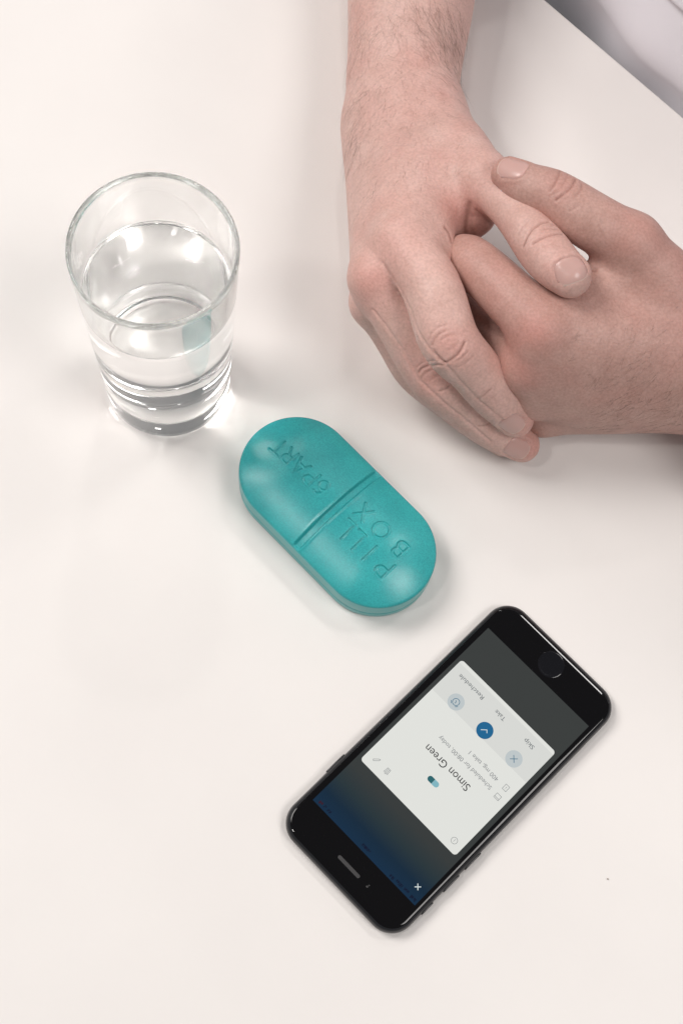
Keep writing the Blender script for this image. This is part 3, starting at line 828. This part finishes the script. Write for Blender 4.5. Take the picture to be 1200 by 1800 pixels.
def skin_material(name, c0, c1, red):
    m_skin = material(name, c0, 0.5, Subsurface_Weight=0.13, Subsurface_Scale=0.004, Specular_IOR_Level=0.42)
    bsdf(m_skin).inputs["Subsurface Radius"].default_value = (1.0, 0.36, 0.2)
    tc = N(m_skin, "ShaderNodeTexCoord")
    fl_at = N(m_skin, "ShaderNodeAttribute"); fl_at.attribute_name = "flush"
    cz_at = N(m_skin, "ShaderNodeAttribute"); cz_at.attribute_name = "crease_shade"
    na = N(m_skin, "ShaderNodeTexNoise"); na.inputs["Scale"].default_value = 95; na.inputs["Detail"].default_value = 5; na.inputs["Roughness"].default_value = 0.6
    nb = N(m_skin, "ShaderNodeTexNoise"); nb.inputs["Scale"].default_value = 900; nb.inputs["Detail"].default_value = 3
    link(m_skin, tc.outputs["Object"], na.inputs["Vector"]); link(m_skin, tc.outputs["Object"], nb.inputs["Vector"])
    r1 = N(m_skin, "ShaderNodeValToRGB")
    r1.color_ramp.elements[0].position = 0.33; r1.color_ramp.elements[0].color = c0
    r1.color_ramp.elements[1].position = 0.68; r1.color_ramp.elements[1].color = c1
    link(m_skin, na.outputs["Fac"], r1.inputs["Fac"])
    mx = N(m_skin, "ShaderNodeMixRGB"); mx.inputs["Color2"].default_value = red
    nd = N(m_skin, "ShaderNodeTexNoise"); nd.inputs["Scale"].default_value = 38; nd.inputs["Detail"].default_value = 3
    link(m_skin, tc.outputs["Object"], nd.inputs["Vector"])
    rm = N(m_skin, "ShaderNodeMapRange"); rm.inputs["From Min"].default_value = 0.46; rm.inputs["From Max"].default_value = 0.78; rm.inputs["To Max"].default_value = 0.4
    link(m_skin, nd.outputs["Fac"], rm.inputs["Value"])
    ad = N(m_skin, "ShaderNodeMath", operation='ADD', use_clamp=True)
    link(m_skin, fl_at.outputs["Fac"], ad.inputs[0]); link(m_skin, rm.outputs["Result"], ad.inputs[1])
    link(m_skin, ad.outputs[0], mx.inputs["Fac"])
    link(m_skin, r1.outputs["Color"], mx.inputs["Color1"])
    r2 = N(m_skin, "ShaderNodeValToRGB")
    r2.color_ramp.elements[0].position = 0.30; r2.color_ramp.elements[0].color = (0.88, 0.86, 0.85, 1)
    r2.color_ramp.elements[1].position = 0.66; r2.color_ramp.elements[1].color = (1.05, 1.05, 1.05, 1)
    link(m_skin, nb.outputs["Fac"], r2.inputs["Fac"])
    mu = N(m_skin, "ShaderNodeMixRGB", blend_type='MULTIPLY'); mu.inputs["Fac"].default_value = 1.0
    link(m_skin, mx.outputs["Color"], mu.inputs["Color1"]); link(m_skin, r2.outputs["Color"], mu.inputs["Color2"])
    mc = N(m_skin, "ShaderNodeMixRGB"); mc.inputs["Color2"].default_value = (0.30, 0.135, 0.105, 1)  # shade in the folds painted as a darker skin colour
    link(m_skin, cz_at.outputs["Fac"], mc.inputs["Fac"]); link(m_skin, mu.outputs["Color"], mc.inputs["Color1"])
    link(m_skin, mc.outputs["Color"], bsdf(m_skin).inputs["Base Color"])
    vo = N(m_skin, "ShaderNodeTexVoronoi"); vo.inputs["Scale"].default_value = 1300
    vo.feature = 'DISTANCE_TO_EDGE'
    link(m_skin, tc.outputs["Object"], vo.inputs["Vector"])
    b1 = N(m_skin, "ShaderNodeBump"); b1.inputs["Strength"].default_value = 0.35; b1.inputs["Distance"].default_value = 0.00025
    link(m_skin, vo.outputs["Distance"], b1.inputs["Height"])
    b2 = N(m_skin, "ShaderNodeBump"); b2.inputs["Strength"].default_value = 0.45; b2.inputs["Distance"].default_value = 0.0004
    nc = N(m_skin, "ShaderNodeTexNoise"); nc.inputs["Scale"].default_value = 420; nc.inputs["Detail"].default_value = 4
    link(m_skin, tc.outputs["Object"], nc.inputs["Vector"]); link(m_skin, nc.outputs["Fac"], b2.inputs["Height"]); link(m_skin, b1.outputs["Normal"], b2.inputs["Normal"])
    link(m_skin, b2.outputs["Normal"], bsdf(m_skin).inputs["Normal"])
    return m_skin


m_skin_fair = skin_material("skin", (0.62, 0.398, 0.346, 1), (0.70, 0.472, 0.418, 1), (0.635, 0.305, 0.262, 1))
m_skin_shaded = skin_material("skin_shaded", (0.485, 0.288, 0.243, 1), (0.56, 0.35, 0.302, 1), (0.54, 0.25, 0.212, 1))  # same person's skin, darkened in colour for the shaded fist
m_nail = material("fingernail", (0.61, 0.375, 0.335, 1), 0.28, Subsurface_Weight=0.15, Subsurface_Scale=0.002, Specular_IOR_Level=0.5)
bsdf(m_nail).inputs["Subsurface Radius"].default_value = (1.0, 0.4, 0.25)
m_nail_tip = material("fingernail_edge", (0.68, 0.51, 0.44, 1), 0.38)
m_hair = material("body_hair", (0.105, 0.07, 0.048, 1), 0.5)

person = empty("person", (0.10, 0.42, 0.0))
tag(person, "person in a pale lavender shirt, bare hands clasped on the table", "person")
PW = Matrix.Translation((-0.10, -0.42, 0.0))


def edge_table(P, Q):
    n = len(P)
    E = np.vstack([Q[:, [0, 1]], Q[:, [1, 2]], Q[:, [2, 3]], Q[:, [3, 0]]])
    key = E.min(1).astype(np.int64) * n + E.max(1)
    u, inv = np.unique(key, return_inverse=True)
    return np.column_stack([u // n, u % n]), inv.reshape(4, len(Q))


def subdivided(P, Q):
    """every quad into four"""
    e, inv = edge_table(P, Q)
    n, ne = len(P), len(e)
    P2 = np.vstack([P, (P[e[:, 0]] + P[e[:, 1]]) / 2, P[Q].mean(1)])
    c = n + ne + np.arange(len(Q))
    m = n + inv
    out = [np.column_stack([Q[:, k], m[k], c, m[k - 1]]) for k in range(4)]
    return P2, np.vstack(out)


def relax(P, Q, it, lam=0.5):
    e, _ = edge_table(P, Q)
    deg = np.bincount(e.ravel(), minlength=len(P))[:, None]
    for _ in range(it):
        A = np.zeros_like(P)
        for c in range(3):
            A[:, c] = np.bincount(e[:, 0], P[e[:, 1], c], len(P)) + np.bincount(e[:, 1], P[e[:, 0], c], len(P))
        P = P + lam * (A / np.maximum(deg, 1) - P)
    return P


def vertex_normals(P, Q):
    fn = np.cross(P[Q[:, 2]] - P[Q[:, 0]], P[Q[:, 3]] - P[Q[:, 1]])
    Nv = np.zeros_like(P)
    for c in range(3):
        for k in range(4):
            Nv[:, c] += np.bincount(Q[:, k], fn[:, c], len(P))
    return Nv / (np.linalg.norm(Nv, axis=1)[:, None] + 1e-12)


def nail_frame(c, n, a):
    n = np.array(n); n /= np.linalg.norm(n)
    a = np.array(a); a = a - n * (a @ n); a /= np.linalg.norm(a)
    return np.array(c), n, a, np.cross(a, n)


def make_arm(flesh, m_skin, label, creases, nails, flush, hair, seed):
    P, Q = flesh.surface(1.15)
    P = relax(P, Q, 2)
    P, Q = subdivided(P, Q)
    P = relax(P, Q, 1)
    P = P - flesh.at(P)[:, None] * vertex_normals(P, Q) * 0.9
    P = relax(P, Q, 2, 0.5)
    Nn = vertex_normals(P, Q)
    disp = np.zeros(len(P)); crease_shade = np.zeros(len(P)); red = np.zeros(len(P))
    rng = np.random.default_rng(seed)
    for pl, depth, w in creases:
        pl = np.array(pl)
        m = np.all((P > pl.min(0) - 4) & (P < pl.max(0) + 4), axis=1)
        d = polyline_distance(P[m], pl)
        g = np.exp(-(d / w) ** 2)
        if depth < -5:              # two fingers pressed together: a plain valley
            disp[m] -= 0.6 * g
            continue
        disp[m] -= depth * g
        disp[m] += 0.16 * depth * np.exp(-((d - 2.4 * w) / (1.3 * w)) ** 2)
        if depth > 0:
            crease_shade[m] = np.maximum(crease_shade[m], np.clip(depth * 1.25, 0, 0.65) * np.exp(-(d / (0.75 * w)) ** 2))  # how strongly the painted shade darkens each fold
    for c, n, a, w, l in nails:
        c, n, a, s = nail_frame(c, n, a)
        D = P - c
        u, v, h = D @ s / (w / 2), D @ a / (l / 2), D @ n
        m = (np.abs(u) < 1.7) & (np.abs(v) < 1.7) & (np.abs(h) < 6)
        rho = (np.abs(u) ** 3.2 + np.abs(v) ** 3.2) ** (1 / 3.2)
        side = np.where(v > 0.75, 0.25, 1.0)
        disp[m] += (0.30 * side * np.exp(-((rho - 1.16) / 0.13) ** 2) - 0.42 * np.where(v > 0.5, smooth_step(0.94, 0.78, rho), smooth_step(1.06, 0.92, rho)))[m]
        crease_shade[m] = np.maximum(crease_shade[m], (0.16 * side * np.exp(-((rho - 1.02) / 0.06) ** 2))[m])
    for c, r, k in flush:
        red = np.maximum(red, k * np.exp(-(np.linalg.norm(P - np.array(c), axis=1) / r) ** 2))
    P2 = P + Nn * disp[:, None]
    arm = mesh_object("arm", P2, Q, m_skin, person)
    arm.matrix_parent_inverse = PW
    arm["label"] = label
    for nm, arr in (("flush", red), ("crease_shade", crease_shade)):
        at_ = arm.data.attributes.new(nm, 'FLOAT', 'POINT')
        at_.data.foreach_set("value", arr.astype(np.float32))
    for c, n, a, w, l in nails:
        c, n, a, s = nail_frame(c, n, a)
        U = np.linspace(-1, 1, 15); Vv = np.linspace(-1, 1, 17)
        G = []
        for v in Vv:
            for u in U:
                k = max(abs(u), abs(v)) + 1e-9
                e = (abs(u) ** 3.2 + abs(v) ** 3.2) ** (1 / 3.2) + 1e-9
                G.append((u * k / e, v * k / e))
        G = np.array(G)
        X = c + s * (G[:, :1] * w / 2) + a * (G[:, 1:] * l / 2) - n * (0.06 * w * G[:, :1] ** 2)
        for _ in range(4):
            X = X - n * flesh.at(X)[:, None]
        rho = (np.abs(G[:, 0]) ** 3.2 + np.abs(G[:, 1]) ** 3.2) ** (1 / 3.2)
        gn = flesh.grad(X, 0.8)
        free = smooth_step(0.6, 1.0, G[:, 1])
        X = X + gn * (0.03 - 0.34 * (rho ** 8) * (1 - free) - 0.13 * smooth_step(0.9, 1.0, G[:, 1]))[:, None]
        nu = len(U)
        Fq = [(j * nu + i, j * nu + i + 1, (j + 1) * nu + i + 1, (j + 1) * nu + i) for j in range(len(Vv) - 1) for i in range(nu - 1)]
        k = len(X)
        X = np.vstack([X, X - gn * 0.45])
        top = list(Fq)
        Fq += [tuple(k + t for t in reversed(q)) for q in top]
        rim = [i for i in range(nu)] + [j * nu + nu - 1 for j in range(1, len(Vv))] + [(len(Vv) - 1) * nu + i for i in range(nu - 2, -1, -1)] + [j * nu for j in range(len(Vv) - 2, 0, -1)]
        Fq += [(rim[i], k + rim[i], k + rim[(i + 1) % len(rim)], rim[(i + 1) % len(rim)]) for i in range(len(rim))]
        cp = X[Fq[0][0]]; nrm = np.cross(X[Fq[100][1]] - X[Fq[100][0]], X[Fq[100][2]] - X[Fq[100][0]])
        if nrm @ n < 0:
            Fq = [tuple(reversed(q)) for q in Fq]
        no = mesh_object("fingernail", X, Fq, m_nail, arm)
        no.data.materials.append(m_nail_tip)
        for i, p in enumerate(no.data.polygons):
            if i < len(top) and i // (nu - 1) >= len(Vv) - 2:
                p.material_index = 1
    # fine body hair
    HV, HF = [], []
    for c, spread, count, flow, ln in hair:
        c = np.array(c); flow = np.array(flow, float); flow /= np.linalg.norm(flow)
        dist = np.linalg.norm(P2 - c, axis=1)
        cand = np.nonzero((dist < spread * 2.2) & (P2[:, 2] > 4))[0]
        if len(cand) == 0:
            continue
        wgt = np.exp(-(dist[cand] / spread) ** 2); wgt /= wgt.sum()
        for i in rng.choice(cand, count, p=wgt):
            n = Nn[i]
            d = flow + rng.normal(0, 0.28, 3); d = d - n * (d @ n); d /= np.linalg.norm(d) + 1e-9
            sd = np.cross(n, d)
            L = ln * rng.uniform(0.5, 1.25); r0 = rng.uniform(0.019, 0.035); cv = rng.normal(0, 0.22)
            lift = rng.uniform(0.10, 0.30)
            base = len(HV)
            for s_ in range(4):
                t = s_ / 3
                p = P2[i] + d * (L * t) + n * (0.02 + lift * L * t * (1 - 0.55 * t)) + sd * (cv * L * t * t)
                r = r0 * (1 - 0.8 * t)
                for q in range(3):
                    an = 2 * math.pi * q / 3
                    HV.append(p + (sd * math.cos(an) + n * math.sin(an)) * r)
            for s_ in range(3):
                for q in range(3):
                    a_, b_ = base + s_ * 3 + q, base + s_ * 3 + (q + 1) % 3
                    HF.append((a_, b_, b_ + 3, a_ + 3))
    ho = mesh_object("arm_hair", HV, HF, m_hair, arm)
    ho["kind"] = "stuff"
    return arm


right = Flesh([Limb(v, 4) for v in RIGHT_PALM.values()], [Limb(v, 5) for v in RIGHT_FINGERS.values()])
left = Flesh([Limb(v, 4) for v in LEFT_PALM.values()], [Limb(v, 5) for v in LEFT_FINGERS.values()])
arm_r = make_arm(right, m_skin_fair, "arm reaching down from the top, its fingers over the other fist", CREASES_R, NAILS_R, FLUSH_R, HAIR_R, 3)
arm_l = make_arm(left, m_skin_shaded, "arm from the right edge, its loose fist held by the other hand", CREASES_L, NAILS_L, FLUSH_L, HAIR_L, 5)

# ------------------------------------------------------------------ shirt: torso behind the table edge, sleeves to the elbows
m_shirt = material("lavender_cotton", (0.84, 0.815, 0.86, 1), 0.85)
bsdf(m_shirt).inputs["Sheen Weight"].default_value = 0.15
tc = N(m_shirt, "ShaderNodeTexCoord")
wv = N(m_shirt, "ShaderNodeTexNoise"); wv.inputs["Scale"].default_value = 1400; wv.inputs["Detail"].default_value = 2
bp = N(m_shirt, "ShaderNodeBump"); bp.inputs["Strength"].default_value = 0.25; bp.inputs["Distance"].default_value = 0.0003
link(m_shirt, tc.outputs["Object"], wv.inputs["Vector"]); link(m_shirt, wv.outputs["Fac"], bp.inputs["Height"])
link(m_shirt, bp.outputs["Normal"], bsdf(m_shirt).inputs["Normal"])
TC = EDGE + EDIR * 150.0
nS = 180
rings = []
zs_ = list(np.arange(-160, -10, 6.0)) + list(np.arange(-10, 100, 1.4)) + list(np.linspace(100, 340, 50))
for z in zs_:
    grow = 0.06 * abs(z) if z < 0 else 0.0
    lean = 24.0 * float(smooth_step(0, 55, np.float64(z))) - 48.0 * float(smooth_step(70, 330, np.float64(z))) - 0.10 * min(z, 0)
    hw, hd = 235 - 0.05 * max(z, 0), 112 + 0.02 * z
    a = np.linspace(0, 2 * math.pi, nS, endpoint=False)
    ca, sa = np.cos(a), np.sin(a)
    ex = 2 / 2.6
    u = hw * np.sign(ca) * np.abs(ca) ** ex
    w = hd * np.sign(sa) * np.abs(sa) ** ex
    # folds that run along the belly
    fold = 3.2 * np.sin(z / 17.0 + u / 60.0 + 0.6 * np.sin(u / 33.0)) * smooth_step(-40, 40, np.full(nS, z)) + 2.2 * np.sin(u / 21.0 + z / 40.0) + 1.2 * np.sin(u / 9.0 - z / 25.0)
    z0 = 40.0 + 0.10 * u + 2.0 * np.sin(u / 24.0)
    fold = fold + 4.2 * smooth_step(-1.6, 1.6, z - z0) * np.exp(-np.maximum(z - z0, 0) / 45.0)
    z1 = 66.0 + 0.22 * u + 3.0 * np.sin(u / 31.0 + 1.0)
    fold = fold + 2.6 * smooth_step(-1.8, 1.8, z - z1) * np.exp(-np.maximum(z - z1, 0) / 30.0)
    k = 1 + fold / np.maximum(np.hypot(u, w), 1)
    u, w = u * k, w * k
    c0 = TC + EOUT * (hd + 6.0 + lean)
    xy = c0 + u[:, None] * EDIR + w[:, None] * EOUT
    rings.append(with_z(xy, z))
V, F = loft(rings, flip=False)
shirt = mesh_object("shirt", V, F, m_shirt, person)
shirt.matrix_parent_inverse = PW
shirt["label"] = "pale lavender cotton shirt behind the table edge"
for knots in [[(-20.0, 528.0, 40.0, 47.0), (-30.0, 640.0, 50.0, 56.0), (30.0, 650.0, 150.0, 62.0), (118.0, 600.0, 260.0, 70.0)], [(178.0, 289.0, 43.0, 39.0), (206.0, 284.0, 44.0, 43.0), (280.0, 288.0, 52.0, 50.0), (345.0, 315.0, 70.0, 56.0), (400.0, 355.0, 150.0, 62.0), (440.0, 390.0, 260.0, 70.0)]]:
    q = catmull(knots, 14)
    rr = []
    tang = np.gradient(q[:, :3], axis=0); tang /= np.linalg.norm(tang, axis=1)[:, None]
    for i, (p, t) in enumerate(zip(q, tang)):
        s1 = np.cross(t, (0, 0, 1.0)); s1 /= np.linalg.norm(s1); s2 = np.cross(s1, t)
        a = np.linspace(0, 2 * math.pi, 64, endpoint=False)
        r = p[3] + 1.6 * np.sin(i * 0.9 + 2 * np.sin(a)) + 1.0 * np.sin(3 * a + i * 0.35)
        rr.append(p[:3] + (np.cos(a) * r)[:, None] * s1 + (np.sin(a) * r)[:, None] * s2)
    V, F = loft(rr, close_top=True, close_bottom=False)
    so = mesh_object("sleeve", V, F, m_shirt, shirt)

# ------------------------------------------------------------------ trousers: unseen thighs, added to block light from below the table
m_trs = material("dark_trouser_blocker", (0.03, 0.03, 0.036, 1), 0.9)
leg_rings = []
TQ = TC + EOUT * 110.0
trs = []
for sd in (-1, 1):
    hip = TQ + EDIR * (95.0 * sd) + EOUT * 60; knee = hip + EDIR * (35.0 * sd) - EOUT * 480.0
    q = catmull([(hip[0], hip[1], -150.0, 98.0), ((hip[0] + knee[0]) / 2, (hip[1] + knee[1]) / 2, -150.0, 86.0), (knee[0], knee[1], -155.0, 66.0)], 10)
    tang = np.gradient(q[:, :3], axis=0); tang /= np.linalg.norm(tang, axis=1)[:, None]
    rr = []
    for p, tt in zip(q, tang):
        s1 = np.cross(tt, (0, 0, 1.0)); s1 /= np.linalg.norm(s1); s2 = np.cross(s1, tt)
        a = np.linspace(0, 2 * math.pi, 40, endpoint=False)
        rr.append(p[:3] + (np.cos(a) * p[3])[:, None] * s1 + (np.sin(a) * p[3])[:, None] * s2)
    V, F = loft(rr)
    lo = mesh_object("trouser_leg_blocker", V, F, m_trs, person)
    lo.matrix_parent_inverse = PW
